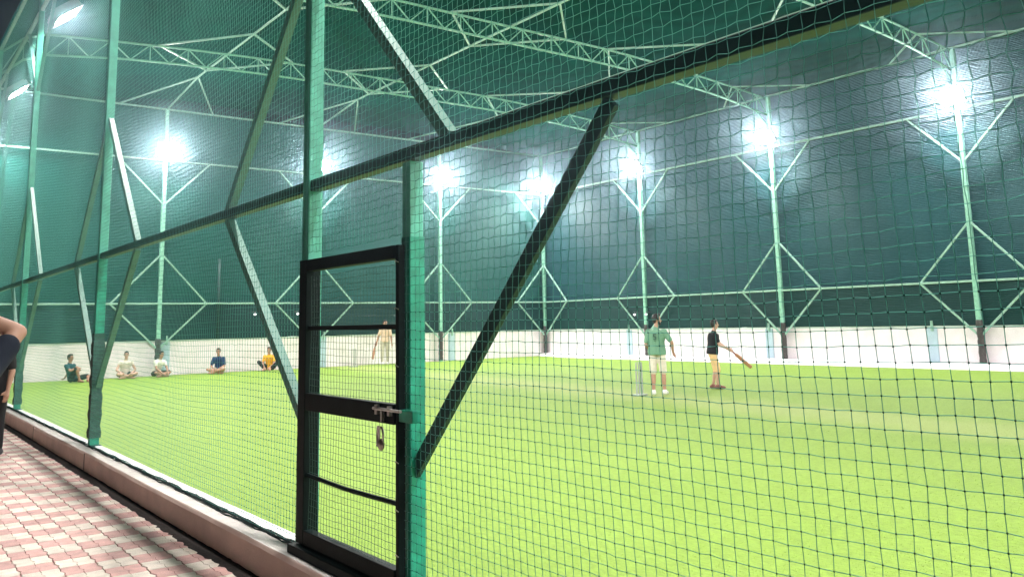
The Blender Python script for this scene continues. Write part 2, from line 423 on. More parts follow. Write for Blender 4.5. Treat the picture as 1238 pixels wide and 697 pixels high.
# ------------------------------------------------------------------ shade nets on the far walls and the roof
def sheet(nu, nv, fn):
    b = MB(); b.add([fn(i/nu, j/nv) for j in range(nv+1) for i in range(nu+1)],
                    [(j*(nu+1)+i, j*(nu+1)+i+1, (j+1)*(nu+1)+i+1, (j+1)*(nu+1)+i) for j in range(nv) for i in range(nu)]); return b
def rip(s, z): return .035*math.sin(s*1.9+.6*math.sin(z*.8)) + .02*math.sin(s*4.7+z*.7) + .012*math.sin(z*5+s*.6)
n1 = sheet(220, 40, lambda u, v: (24.50+rip(Y0+(YL+.2-Y0)*u, 1.25+8.6*v)*.45, Y0+(YL+.25-Y0)*u, 1.25+8.6*v)).build('shade_net', 'shade_net_veil_tint', smooth=True)
tag(n1, 'dark green knitted shade net above the long wall at right', 'net', 'shade nets')
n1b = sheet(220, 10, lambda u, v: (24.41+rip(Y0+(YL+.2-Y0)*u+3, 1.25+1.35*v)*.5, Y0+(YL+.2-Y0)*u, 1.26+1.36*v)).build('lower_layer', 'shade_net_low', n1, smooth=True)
n2_ = sheet(160, 40, lambda u, v: (-.1+24.6*u, 33.20+rip(24.6*u+5, 1.25+8.6*v)*.45, 1.25+8.6*v)).build('shade_net', 'shade_net', smooth=True)
tag(n2_, 'dark green knitted shade net above the end wall behind the seated people', 'net', 'shade nets')
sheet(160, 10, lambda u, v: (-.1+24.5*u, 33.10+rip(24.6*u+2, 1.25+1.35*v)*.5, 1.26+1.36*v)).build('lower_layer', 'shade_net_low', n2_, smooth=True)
def roofz(x):      # top chord height across the span
    t = abs(x-12.2)/12.1
    return 10.22 - .47*max(0, t-.28)**1.6/.72**1.6 - .72*max(0, 1-x/1.2)**2
n3 = sheet(90, 120, lambda u, v: (-.05+24.6*u, Y0+(33.25-Y0)*v, roofz(-.05+24.6*u)+.10+.05*math.sin(u*24.6*1.03+1)*math.sin(v*42*.92)+.02*math.sin(v*90+u*20))).build('roof_net', 'roof_net', smooth=True)
tag(n3, 'dark green net stretched over the roof trusses', 'net')

# ------------------------------------------------------------------ steel: poles, rails, trusses, purlins
def far_pole(x, y, axis, label, visible_sides=(-1, 1), grp='floodlight poles around the field', wrap=True, z0=.13, in_dir=(-1, 0)):
    t = empty('floodlight_pole', (x, y, 0)); tag(t, label, 'pole', grp)
    MB().box((-.065,-.065,z0-.1), (.065,.065,ZU)).build('shaft', 'pole_paint', t, bevel=.006)
    if wrap: 
        b = MB(); pts = [(.004*math.sin(k*2.3), .004*math.cos(k*1.7), z0+.02+k*.08) for k in range(17)]
        b.tube(pts, [.098+.007*math.sin(k*1.9)+.004*math.cos(k*4.1) for k in range(17)], 10); b.build('padding', 'wrap', t, smooth=True)
    ax = Vector((1,0,0)) if axis == 'x' else Vector((0,1,0)); off = Vector((in_dir[0], in_dir[1], 0))*.01
    def at(s, z): return ax*s + Vector((0,0,z)) + off
    for s in visible_sides:
        MB().bar(at(s*.05, 6.25), at(s*1.65, ZT), .055).build('upper_brace', 'brace_paint', t)
        MB().bar(at(s*.05, 4.33), at(s*1.68, ZM), .055).build('middle_brace', 'brace_paint', t)
        MB().bar(at(s*1.68, ZM-.01), at(s*.05, .98), .055).build('lower_brace', 'brace_paint', t)
    return t
names_r = ['green floodlight pole in the far corner where both walls meet', 'green floodlight pole right behind the man in the sage shirt',
           'green floodlight pole just right of the batter in black', 'green floodlight pole farthest right in view, nearest on the long wall',
           'green floodlight pole on the long wall just beyond the right edge of view',
           'second green floodlight pole on the long wall beyond the right edge of view', 'third green floodlight pole on the long wall beyond the right edge of view', 'green floodlight pole in the near right corner behind the viewer']
for y, n in zip(RP, names_r): far_pole(XW, y, 'y', n, (-1, 1) if y < 32 else (-1,), in_dir=(-1, 0))
# the corner pole is braced along the end wall as well
cp = [o for o in COL.objects if o.get('label') == names_r[0]][0]
for (z0, z1, n) in ((6.25, ZT, 'upper_brace'), (4.33, ZM, 'middle_brace'), (.98, ZM-.01, 'lower_brace')):
    MB().bar((-.05, -.012, z0), (-1.66, -.012, z1), .055).build(n, 'brace_paint', cp)
for x, n in zip(LP, ['green floodlight pole behind the person in white leaning forward', 'green floodlight pole hidden behind the gate hinge post', 'green floodlight pole just right of the green gate latch post']):
    far_pole(x, YL, 'x', n, in_dir=(0, -1), z0=.03)

sp_ = MB().tube([(0,0,0),(0,0,3.0)], .05, 10).build('slim_post', 'beam_paint', smooth=True); sp_.location = (8.42, 33.04, 1.28)
tag(sp_, 'slim dark post on the end wall above the person in navy', 'post')
def rail(a, b, w, label, m='brace_paint', name='horizontal_rail', grp='horizontal rails', h=None):
    A = Vector(a); B = Vector(b); o = MB().bar((0,0,0), B-A, w, h).build(name, m, bevel=.004); o.location = A
    tag(o, label, 'rail', grp); return o
for z, hn in ((ZM, 'low'), (ZT, 'floodlight level'), (ZU+.02, 'topmost')):
    rail((XW-.03, Y0, z), (XW-.03, YL-.04, z), .065, f'{hn} green steel rail along the long wall at right')
    rail((.05, YL-.03, z), (XW-.07, YL-.03, z), .065, f'{hn} green steel rail along the end wall at left')

def truss(y, label):
    t = empty('roof_truss', (12.2, y, 9.7)); tag(t, label, 'truss', 'roof trusses')
    n = 44; dep = lambda x: .50 + .14*max(0, abs(x-12.2)/12.1-.75)/.25
    X = [.08+(24.2-.08)*i/n for i in range(n+1)]
    top = [(x-12.2, 0, roofz(x)-9.7) for x in X]; bot = [(x-12.2, 0, roofz(x)-dep(x)-9.7) for x in X]
    MB().tube(top, .034, 6).build('top_chord', 'truss_paint', t, smooth=True)
    MB().tube(bot, .034, 6).build('bottom_chord', 'truss_paint', t, smooth=True)
    for i in range(n):
        a, b_ = (bot[i], top[i+1]) if i % 2 == 0 else (top[i], bot[i+1])
        MB().bar(a, b_, .03).build('web_bar', 'truss_paint', t)
        if i % 2: MB().bar(bot[i], top[i], .024).build('web_bar', 'truss_paint', t)
    # horizontal bracing: a diamond round each purlin, half diamonds at the long wall
    for px in LP:
        N = Vector((px-12.2, 0, roofz(px)-9.7+.03))
        E_ = [N+Vector((2.1,0,roofz(px+2.1)-roofz(px))), N+Vector((0,2.2,0)), N+Vector((-2.1,0,roofz(px-2.1)-roofz(px))), N+Vector((0,-2.2,0))]
        for k in range(4): MB().bar(E_[k], E_[(k+1)%4], .05).build('roof_brace', 'brace_paint', t)
    for s in (-1, 1):
        MB().bar((XW-2.0-12.2, 0, roofz(XW-2)-9.7), (XW-.05-12.2, s*2.0, ZU-9.7), .045).build('roof_brace', 'brace_paint', t)
    MB().bar((XW-12.2-.0, 0, 8.7-9.7), (XW-.75-12.2, 0, roofz(XW-.75)-dep(XW-.75)-9.7), .04).build('knee_brace', 'truss_paint', t)
    return t
for y, n in zip((26.1, 19.3, 12.4, 5.5), ('lattice roof truss farthest away, nearest the end wall', 'middle lattice roof truss crossing the top of the view',
                                    'lattice roof truss at upper right reaching the nearest floodlight', 'lattice roof truss overhead beside the gate')): truss(y, n)
for x, n in zip(LP, ('left', 'middle', 'right')):
    z = roofz(x)
    o = MB().tube([(0, 0, 0), (0, 29.2-Y0, 0), (0, YL-Y0, ZU-z)], .034, 6).build('roof_purlin', 'brace_paint', smooth=False); o.location = (x, Y0, z+.03)
    tag(o, f'{n} one of three straight roof purlins running over the trusses', 'purlin', 'roof purlins')
    for s in (-1, 1):
        b = MB().bar((0, 29.2-Y0, 0), (s*1.7, YL-Y0, ZU-z), .045).build('end_brace', 'brace_paint', o)

# ------------------------------------------------------------------ fence side
ZF = 8.88
def fence_post(y, label, brace_near=True, brace_far=True):
    t = empty('fence_post', (0, y, .26)); tag(t, label, 'post', 'fence posts')
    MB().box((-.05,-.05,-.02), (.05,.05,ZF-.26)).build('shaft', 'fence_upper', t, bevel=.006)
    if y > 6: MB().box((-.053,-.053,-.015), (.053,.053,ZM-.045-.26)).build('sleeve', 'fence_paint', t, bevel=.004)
    if y > 6:
        b = MB(); k = 0; vs = []; fs = []
        for k in range(19):
            z = .10+k*.07; w = .064+.006*math.sin(k*2.1)+.003*math.cos(k*5)
            for sx, sy in ((-1,-1),(1,-1),(1,1),(-1,1)): vs.append((sx*w, sy*w, z))
        for k in range(18):
            for q in range(4): fs.append((k*4+q, k*4+(q+1)%4, (k+1)*4+(q+1)%4, (k+1)*4+q))
        b.add(vs, fs); b.build('padding', 'wrap_green', t)
    MB().box((-.085,-.09,.006), (.075,.09,.018)).build('base_plate', 'beam_paint', t, bevel=.003)
    for s in ([1] if brace_far else []) + ([-1] if brace_near else []):
        MB().bar((.012, s*.04, 4.33-.26), (.012, s*1.70, ZM+.03-.26), .075, .06, (1,0,0)).build('upper_brace', 'fence_brace', t)
        if not (s == -1 and abs(y-5.39) < .1):
            MB().bar((.012, s*1.70, ZM-.03-.26), (.012, s*.04, .98-.26), .07, .06, (1,0,0)).build('lower_brace', 'fence_brace' , t)
        MB().bar((.012, s*.04, 6.25-.26), (.012, s*1.65, ZT-.26), .055).build('top_brace', 'fence_brace', t)
    return t
for y, n in zip(FP, ['tall green fence post on the hinge side of the gate', 'tall green fence post with a dark padded foot, left of the gate',
                     'tall green fence post beside the man at the left edge', 'far green fence post behind the man at the left edge', 'fence post at the far left corner by the end wall']):
    fence_post(y, n, True, y < 32)
fence_post(-1.1, 'green fence post beyond the right edge of view', True, True)
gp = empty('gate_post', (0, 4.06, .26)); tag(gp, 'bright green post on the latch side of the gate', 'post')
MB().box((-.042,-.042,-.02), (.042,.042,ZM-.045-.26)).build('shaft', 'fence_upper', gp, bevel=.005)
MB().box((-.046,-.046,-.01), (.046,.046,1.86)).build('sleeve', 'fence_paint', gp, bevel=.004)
MB().bar((-.0, -1.60, ZM-.05-.26), (-.0, .02, .85-.26), .078, .032, (1,0,0)).build('diagonal_brace', 'beam_paint', gp, bevel=.004)
for k, (dx, z) in enumerate(((.0, .92),)):
    MB().box((-.10, -.16, z-.03), (-.048+dx, -.02, z+.03)).build('latch_keeper', 'fence_paint', gp, bevel=.003)

MBm = rail((0, Y0, ZM), (0, YL, ZM), .075, 'dark green mid height beam running along the whole near fence', 'beam_paint', 'fence_beam', None)
rail((.0, Y0, ZT), (.0, YL, ZT), .06, 'floodlight level rail along the near fence', 'brace_paint')
rail((.0, Y0, ZF+.02), (.0, YL, ZF+.02), .06, 'topmost rail along the near fence under the night sky', 'brace_paint')

# ------------------------------------------------------------------ gate
gt = empty('gate', (-.0, 4.75, .28)); tag(gt, 'black steel frame gate with fine mesh, padlocked, in the net fence', 'gate')
gy0, gy1, gz0, gz1, gx = 4.045-4.75, 5.335-4.75, .045, 2.075-.28, -.078
def gb(nm, lo, hi, bev=.004): return MB().box(lo, hi).build(nm, 'gate_paint', gt, bevel=bev)
gb('hinge_stile', (gx-.03, gy1-.11, gz0), (gx+.03, gy1, gz1))
ls_ = gb('latch_stile', (gx-.02, gy0, gz0), (gx+.02, gy0+.034, gz1))
gb('top_rail', (gx-.03, gy0+.035, gz1-.075), (gx+.03, gy1-.111, gz1-.001))
gb('bottom_rail', (gx-.03, gy0+.035, gz0+.001), (gx+.03, gy1-.111, gz0+.085))
gb('lock_rail', (gx-.028, gy0+.035, .85), (gx+.02, gy1-.111, .955))
gb('mid_bar', (gx-.014, gy0+.035, 1.345), (gx+.012, gy1-.111, 1.372), .002)
b = MB(); b.tube([(gx-.002, gy1-.11, .455), (gx-.002, (gy0+gy1)/2, .443), (gx-.002, gy0+.03, .452)], .013, 6); b.build('lower_bar', 'gate_paint', gt)
th = MB().box((-.15, gy0-.03, -.02), (.05, gy1+.03, .035)).build('threshold', 'gate_paint', gt, bevel=.004)
for z in (.35, 1.0, 1.6):
    b = MB(); b.tube([(gx-.01, gy1+.004, z-.05), (gx-.01, gy1+.004, z+.05)], .014, 8); b.build('hinge', 'gate_paint', gt)
gb('hinge_jamb', (-.046, gy1-.05, gz0), (.02, gy1-.002, gz1+.01))
# slide bolt
lb = MB(); lb.tube([(gx-.042, gy0+.24, .925), (gx-.042, gy0-.06, .925)], .008, 8)
lb.box((gx-.048, gy0+.135, .86), (gx-.030, gy0+.15, .93)); lb.box((gx-.048, gy0+.05, .895), (gx-.03, gy0+.075, .945)); lb.box((gx-.048, gy0+.19, .895), (gx-.03, gy0+.215, .945))
lb.build('slide_bolt', 'steel', gt)
# tie wires along the latch stile
for z in (.2, .42, .66, 1.15, 1.45, 1.7):
    b = MB(); b.tube([(gx-.024, gy0-.004, z), (gx-.028, gy0+.018, z+.008), (gx-.022, gy0+.036, z+.002)], .003, 5); b.build('tie_wire', 'steel', ls_)
pl = empty('padlock', (gx-.055, 4.75+gy0+.125, .28+.745)); pl.scale = (1.15, 1.15, 1.05); tag(pl, 'small metal padlock hanging from the gate bolt', 'padlock')
b = MB(); b.ell((0,0,0), (.012,.026,.030)); b.build('body', 'brass', pl, smooth=True)
b = MB(); b.tube([(.0,-.017,.012),(0,-.018,.055),(0,-.012,.078),(0,0,.086),(0,.012,.078),(0,.018,.055),(0,.017,.012)], .0055, 8); b.build('shackle', 'steel', pl, smooth=True)
ch = MB(); ch.tube([(.002,.03,.09),(.001,.035,.04),(0,.03,.0),(.003,.045,-.01)], .007, 6); ch.build('hasp', 'steel', pl)

# ------------------------------------------------------------------ net threads
def threads(segs, rad, jit=0):
    """segs (n,2,3) -> triangular prisms"""
    A = segs[:,0]; B = segs[:,1]; d = B-A; d /= np.linalg.norm(d, axis=1, keepdims=True)+1e-9
    hv = np.where(np.abs(d[:,2:3]) > .8, np.array([[1.,0,0]]), np.array([[0,0,1.]]))
    x = np.cross(d, hv); x /= np.linalg.norm(x, axis=1, keepdims=True)+1e-9; y = np.cross(d, x)
    V = np.zeros((len(A), 6, 3)); ph = 0.5
    rad = np.broadcast_to(np.asarray(rad, float).reshape(-1,1), (len(A),1))
    for k in range(3):
        o = (x*math.cos(2*PI*k/3+ph) + y*math.sin(2*PI*k/3+ph))*rad
        V[:,k] = A+o; V[:,3+k] = B+o
    base = np.arange(len(A))[:,None]*6
    F = np.concatenate([base+np.array([[k, (k+1)%3, 3+(k+1)%3, 3+k]]) for k in range(3)], 1).reshape(-1,4)
    return V.reshape(-1,3), F
def octa(P, r):
    n = len(P); o = np.array([[1,0,0],[-1,0,0],[0,1,0],[0,-1,0],[0,0,1],[0,0,-1]])*r
    V = (P[:,None,:]+o[None]).reshape(-1,3)
    f = np.array([[0,2,4],[2,1,4],[1,3,4],[3,0,4],[2,0,5],[1,2,5],[3,1,5],[0,3,5]])
    F = (np.arange(n)[:,None,None]*6+f[None]).reshape(-1,3); return V, F
def fence_net():
    c = .0490; ys = np.arange(-2.2, YL-.05, c); zs = np.arange(.285, ZF, .0462)
    Yg, Zg = np.meshgrid(ys, zs, indexing='ij')
    posts = np.array([-1.1, 4.06, 5.39, 11.78, 18.30, 25.0, 32.89])
    k = np.clip(np.searchsorted(posts, Yg)-1, 0, len(posts)-2); a = posts[k]; b_ = posts[k+1]
    t = np.clip((Yg-a)/(b_-a), 0, 1)
    sag = np.sin(PI*t)
    low = np.where(Zg < ZM, np.sin(PI*np.clip((Zg-.28)/(ZM-.28), 0, 1)), np.sin(PI*np.clip((Zg-ZM)/(ZT-ZM), 0, 1)))
    X = -.062 + .05*sag*low*np.sin(Yg*1.1+Zg*.6+k) - .02*sag*low
    lowd = np.sin(Yg*2.3+Zg*1.7)*np.sin(Yg*.9-Zg*2.1+1)
    jit = np.where((Zg > 1.75), .0024, .0016)
    Z = Zg - .022*sag*low + .009*lowd*low + jit*rng.normal(size=Yg.shape)*.8
    Y = Yg + .006*np.sin(Zg*3.1+Yg*1.3)*low + .012*np.sin(Zg*1.2+Yg*2.7)*low + jit*rng.normal(size=Yg.shape)*.8
    # zig-zag hang of knotless mesh higher up
    ii, jj = np.meshgrid(np.arange(len(ys)), np.arange(len(zs)), indexing='ij')
    up_ = np.clip((Zg-1.7)/.6, 0, 1)
    Z = Z + up_*.0032*np.where((ii+jj) % 2 == 0, 1, -1)
    Y = Y + up_*.003*np.where((ii+jj) % 2 == 0, 1, -1)
    P = np.stack([X, Y, Z], -1)
    hole = (Yg > 4.09) & (Yg < 5.345) & (Zg < 2.09)
    near_i = ys < 9.0; near_j = zs < 4.6
    segs = []
    def add(i0, j0, i1, j1):
        ok = ~(hole[i0,j0] | hole[i1,j1]); segs.append(np.stack([P[i0,j0][ok], P[i1,j1][ok]], 1))
    I, J = np.meshgrid(np.where(near_i)[0], np.where(near_j)[0], indexing='ij'); I = I.ravel(); J = J.ravel()
    add(I, J, I+1, J); add(I, J, I, J+1)
    ni, nj = len(ys), len(zs); i_n = int(near_i.sum()); j_n = int(near_j.sum())
    st = 3
    # far part in y, all z
    ja = np.arange(0, nj-st, st); I, J = np.meshgrid(np.arange(i_n, ni), ja, indexing='ij'); add(I.ravel(), J.ravel(), I.ravel(), J.ravel()+st)
    ia = np.arange(i_n, ni-st, st); I, J = np.meshgrid(ia, np.arange(nj), indexing='ij'); add(I.ravel(), J.ravel(), I.ravel()+st, J.ravel())
    # above the near part
    ja = np.arange(j_n, nj-st, st); I, J = np.meshgrid(np.arange(0, i_n), ja, indexing='ij'); add(I.ravel(), J.ravel(), I.ravel(), J.ravel()+st)
    ia = np.arange(0, i_n, st); I, J = np.meshgrid(ia, np.arange(j_n, nj), indexing='ij'); add(I.ravel(), J.ravel(), I.ravel()+st, J.ravel())
    SG = np.concatenate(segs)
    o = link('safety_net', raw_mesh('safety_net', *threads(SG, .00150), 'thread')); tag(o, 'square mesh green safety net hung on the near fence', 'net')
    kI, kJ = np.meshgrid(np.where(ys < 6.5)[0], np.where(zs < 1.75)[0], indexing='ij'); ok = ~hole[kI, kJ]
    kn = P[kI, kJ][ok]
    ok2 = link('knots', raw_mesh('knots', *octa(kn, .0042), 'knot'), o); ok2['kind'] = 'stuff'
fence_net()
def gate_net():
    c = .038; ys = np.arange(4.10, 5.225, c); zs = np.arange(.41, 2.0, c); Yg, Zg = np.meshgrid(ys, zs, indexing='ij')
    X = np.full(Yg.shape, -.082)+.004*np.sin(Yg*9+Zg*7); Z = Zg+.004*np.sin(Yg*5+Zg*9)+.0012*rng.normal(size=Yg.shape); Y = Yg+.003*np.sin(Zg*6)+.0012*rng.normal(size=Yg.shape)
    P = np.stack([X-0, Y-4.75, Z-.28], -1)
    sg = np.concatenate([np.stack([P[:-1], P[1:]], 2).reshape(-1,2,3), np.stack([P[:,:-1], P[:,1:]], 2).reshape(-1,2,3)])
    o = link('mesh_infill', raw_mesh('mesh_infill', *threads(sg, .0013), 'gate_thread'), gt); o['kind'] = 'stuff'
gate_net()

# ------------------------------------------------------------------ floodlights
def floodlight(x, y, z, dirxy, label, tilt=42, w=.78, h=.52, visor=False):
    rz = math.atan2(-dirxy[0], dirxy[1])          # local +Y looks at the field
    t = empty('floodlight', (x, y, z), rz); tag(t, label, 'floodlight', 'lit floodlights')
    rot = Matrix.Rotation(-R(tilt), 3, 'X')
    def tr(b): b.v = [tuple(rot @ Vector(v)) for v in b.v]; return b
    b = MB(); b.box((-w/2, -.10, -h/2), (w/2, .02, h/2)); b.box((-w/2-.02, .021, -h/2-.02), (-w/2+.02, .045, h/2+.02)); b.box((w/2-.02, .021, -h/2-.02), (w/2+.02, .045, h/2+.02))
    b.box((-w/2+.021, .021, h/2-.02), (w/2-.021, .045, h/2+.02)); b.box((-w/2+.021, .021, -h/2-.02), (w/2-.021, .045, -h/2+.02))
    for k in range(7): b.box((-w/2+.04+k*(w-.1)/6, -.15, -h/2+.03), (-w/2+.055+k*(w-.1)/6, -.101, h/2-.03))
    if visor: b.box((-w/2-.02, .046, -h/2-.02), (w/2+.02, .36, -h/2-.008))
    tr(b).build('housing', 'lamp_body', t)
    b = MB(); e = .022; sp = lambda v: math.copysign(abs(v)**.8, v)
    b.add([((w/2-e)*sp(math.cos(2*PI*k/24)), .03, (h/2-e)*sp(math.sin(2*PI*k/24))) for k in range(24)], [tuple(range(24))]); tr(b).build('lit_glass', 'lamp_glass', t)
    b = MB(); b.tube([(-w/2-.03, -.03, 0), (-w/2-.05, -.14, -.12), (0, -.24, -.16), (w/2+.05, -.14, -.12), (w/2+.03, -.03, 0)], .014, 6); b.build('bracket', 'lamp_body', t)
for y, n in zip(RP, ['lit floodlight on the pole in the far corner', 'lit floodlight above the man in the sage shirt', 'lit floodlight above the batter in black',
                     'lit floodlight farthest right in view', 'lit floodlight just beyond the right edge of view', 'second lit floodlight beyond the right edge of view', 'third lit floodlight beyond the right edge of view', 'lit floodlight in the near right corner behind the viewer']):
    floodlight(XW-(.36 if y < 32 else .5), min(y, YL-.55), 8.22, (-1, 0) if y < 32 else (-.75, -.65), n)
for x, n in zip(LP, ['lit floodlight highest above the seated people', 'lit floodlight showing beside the gate hinge post', 'lit floodlight right of the gate latch post']):
    floodlight(x, YL-.36, 8.2, (0, -1), n)
for y, n in zip([5.39, 11.78, 18.30, 25.0, -1.1], ['lit floodlight high above the gate', 'lit floodlight high on the padded fence post', 'lit floodlight at the upper left corner of the view',
                     'lit floodlight at the left edge on the far fence post', 'lit floodlight on the fence beyond the right edge of view']):
    if y < 15:
        floodlight(1.0, y, 7.85, (1, 0), n, tilt=54)
        fo = [o_ for o_ in COL.objects if o_.get('label') == n][0]; MB().bar((0,-.2,-.16), (0,-.96,-.02), .05).build('mounting_arm', 'lamp_body', fo)
    else: floodlight(.42, y, 7.85, (1, 0), n, tilt=50)
floodlight(.4, YL-.5, 8.1, (.7, -.7), 'lit floodlight in the far left corner', tilt=42)

for x, n in zip(LP, ['left', 'middle', 'right']):
    far_pole(x, -15.05, 'x', f'{n} green floodlight pole on the near end line behind the viewer', in_dir=(0, 1), z0=.03)
    floodlight(x, -15.05+.36, 8.2, (0, 1), f'{n} lit floodlight on the near end line behind the viewer', tilt=24)
# small work lamps fixed low behind the players
def small_lamp(x, y, z, label, dx=0, dy=-1):
    t = empty('small_lamp', (x, y, z)); tag(t, label, 'lamp', 'small low lamps')
    b = MB(); b.tube([(0,0,.05),(0,0,.02)], [.03,.075], 10); b.box((-.015,-.015,.05),(.015,.015,.12)); b.build('shade', 'lamp_body', t)
    b = MB(); b.ell((0,0,.005), (.05,.05,.035), nu=10, nv=7); b.build('bulb', 'small_glass', t, smooth=True)
    b = MB(); b.bar((0,0,.10), (-dx*.3, -dy*.3, .10), .025); b.build('arm', 'lamp_body', t)
small_lamp(9.77, YL-.12, 2.15, 'small white lamp on the net above the person in yellow')
small_lamp(11.5, YL-.12, 2.15, 'small white lamp on the net just left of the gate hinge post')
small_lamp(XW-.2, 26.55, 1.85, 'left one of two small lamps beside the sage shirt man', -1, 0)
small_lamp(XW-.2, 25.85, 1.85, 'right one of two small lamps beside the sage shirt man', -1, 0)

# ------------------------------------------------------------------ wickets
def wicket(x, y, label):
    t = empty('wicket', (x, y, 0), R(6)); tag(t, label, 'wicket', 'wickets')
    for s in (-1, 0, 1):
        b = MB(); b.tube([(s*.095, 0, .03), (s*.095, 0, .69), (s*.095, 0, .71)], [.019, .019, .012], 10); b.build('stump', 'stump', t, smooth=False)
    for s in (-1, 1):
        b = MB(); b.tube([(s*.09-s*.05-.05*0-.045, 0, .716), (s*.09-s*.05+.045, 0, .716)], [.008, .008], 6); b.build('bail', 'stump', t)
    MB().box((-.17, -.09, 0), (.17, .09, .035)).build('base', 'stump', t, bevel=.006)
wicket(11.38, 13.75, 'grey wicket of three stumps left of the sage shirt man')
wicket(13.59, 32.0, 'grey wicket of three stumps seen through the gate')

# ------------------------------------------------------------------ people
def remeshed(mb, name, m, voxel, smooth=4, mats=None):
    me = mb.mesh('tmp', None); o = bpy.data.objects.new('tmp', me); COL.objects.link(o)
    rm = o.modifiers.new('r', 'REMESH'); rm.mode = 'VOXEL'; rm.voxel_size = voxel; rm.use_smooth_shade = True
    sm = o.modifiers.new('s', 'SMOOTH'); sm.factor = .5; sm.iterations = smooth
    dg = bpy.context.evaluated_depsgraph_get(); out = bpy.data.meshes.new_from_object(o.evaluated_get(dg)); out.name = name
    bpy.data.objects.remove(o); bpy.data.meshes.remove(me)
    out.materials.clear(); out.materials.append(MATS[m]); return out
def ik(a, b, l1, l2, pole):
    a = Vector(a); b = Vector(b); d = b-a; L = min(d.length, (l1+l2)*.999); dn = d.normalized(); b = a+dn*L
    x = (l1*l1-l2*l2+L*L)/(2*L); h = math.sqrt(max(0, l1*l1-x*x)); p = Vector(pole); p = (p-dn*p.dot(dn)).normalized()
    return a+dn*x+p*h, b
def torso(b, P, N, side0, side1, scale=1, inflate=0, t0=0, t1=1, bend=(0,0,0)):
    P = Vector(P); N = Vector(N); mid = (P+N)/2+Vector(bend)
    prof = [(-.12,.11,.085),(-.04,.160,.112),(.08,.168,.115),(.28,.150,.105),(.48,.142,.100),(.70,.165,.115),(.86,.178,.108),(.95,.140,.085),(1.03,.072,.065)]
    vs = []; fs = []; n = 16; rows = 0
    for t, w, dpt in prof:
        if t < t0-1e-6 or t > t1+1e-6: continue
        c = P*(1-t)**2+mid*2*t*(1-t)+N*t*t; d = ((mid-P)*(1-t)+(N-mid)*t).normalized()
        s = Vector(side0).lerp(Vector(side1), max(0,min(1,t))); s = (s-d*s.dot(d)).normalized(); f_ = d.cross(s)
        for k in range(n):
            a_ = 2*PI*k/n; vs.append(c+s*math.cos(a_)*(w*scale+inflate)+f_*math.sin(a_)*(dpt*scale+inflate))
        rows += 1
    for r_ in range(rows-1):
        for k in range(n): fs.append((r_*n+k, r_*n+(k+1)%n, (r_+1)*n+(k+1)%n, (r_+1)*n+k))
    fs.append(tuple(range(n-1,-1,-1))); fs.append(tuple((rows-1)*n+k for k in range(n)))
    b.add(vs, fs)
def hand(b, wrist, direc, side, s=1, curl=.5):
    """palm plus five fingers; side = direction of the thumb"""
    w = Vector(wrist); d = Vector(direc).normalized(); sd = Vector(side); sd = (sd-d*sd.dot(d)).normalized(); nn = d.cross(sd)
    b.cone(w, w+d*.075*s, .026*s, .034*s, 8)
    for k, (o_, ln) in enumerate(((.030,.070),(.010,.080),(-.010,.074),(-.029,.058))):
        p = w+d*.085*s+sd*o_*s; q = p+(d+nn*curl*.4).normalized()*ln*.55*s; e = q+(d+nn*curl*1.2).normalized()*ln*.5*s
        b.cone(p-d*.02, q, .0095*s, .0088*s, 6); b.cone(q, e, .0088*s, .0075*s, 6)
    p = w+d*.03*s+sd*.028*s; q = p+(d*.6+sd*.8).normalized()*.042*s; e = q+(d*.9+sd*.25+nn*curl*.3).normalized()*.032*s
    b.cone(p, q, .012*s, .0105*s, 6); b.cone(q, e, .0105*s, .009*s, 6)
def foot(b, ankle, toe_dir, s=1, infl=0):
    a_ = Vector(ankle); d = Vector(toe_dir).normalized()
    b.cone(a_+Vector((0,0,-.03))-d*.045, a_+Vector((0,0,-.035))+d*.13, .040*s+infl, .034*s+infl, 10)
    b.cone(a_, a_+d*.10+Vector((0,0,-.035)), .042*s+infl, .036*s+infl, 10)
    b.cone(a_+Vector((0,0,-.038))+d*.08, a_+Vector((0,0,-.042))+d*.165, .038*s+infl, .028*s+infl, 10)
UA, FA, TH, SH = .295, .255, .43, .41
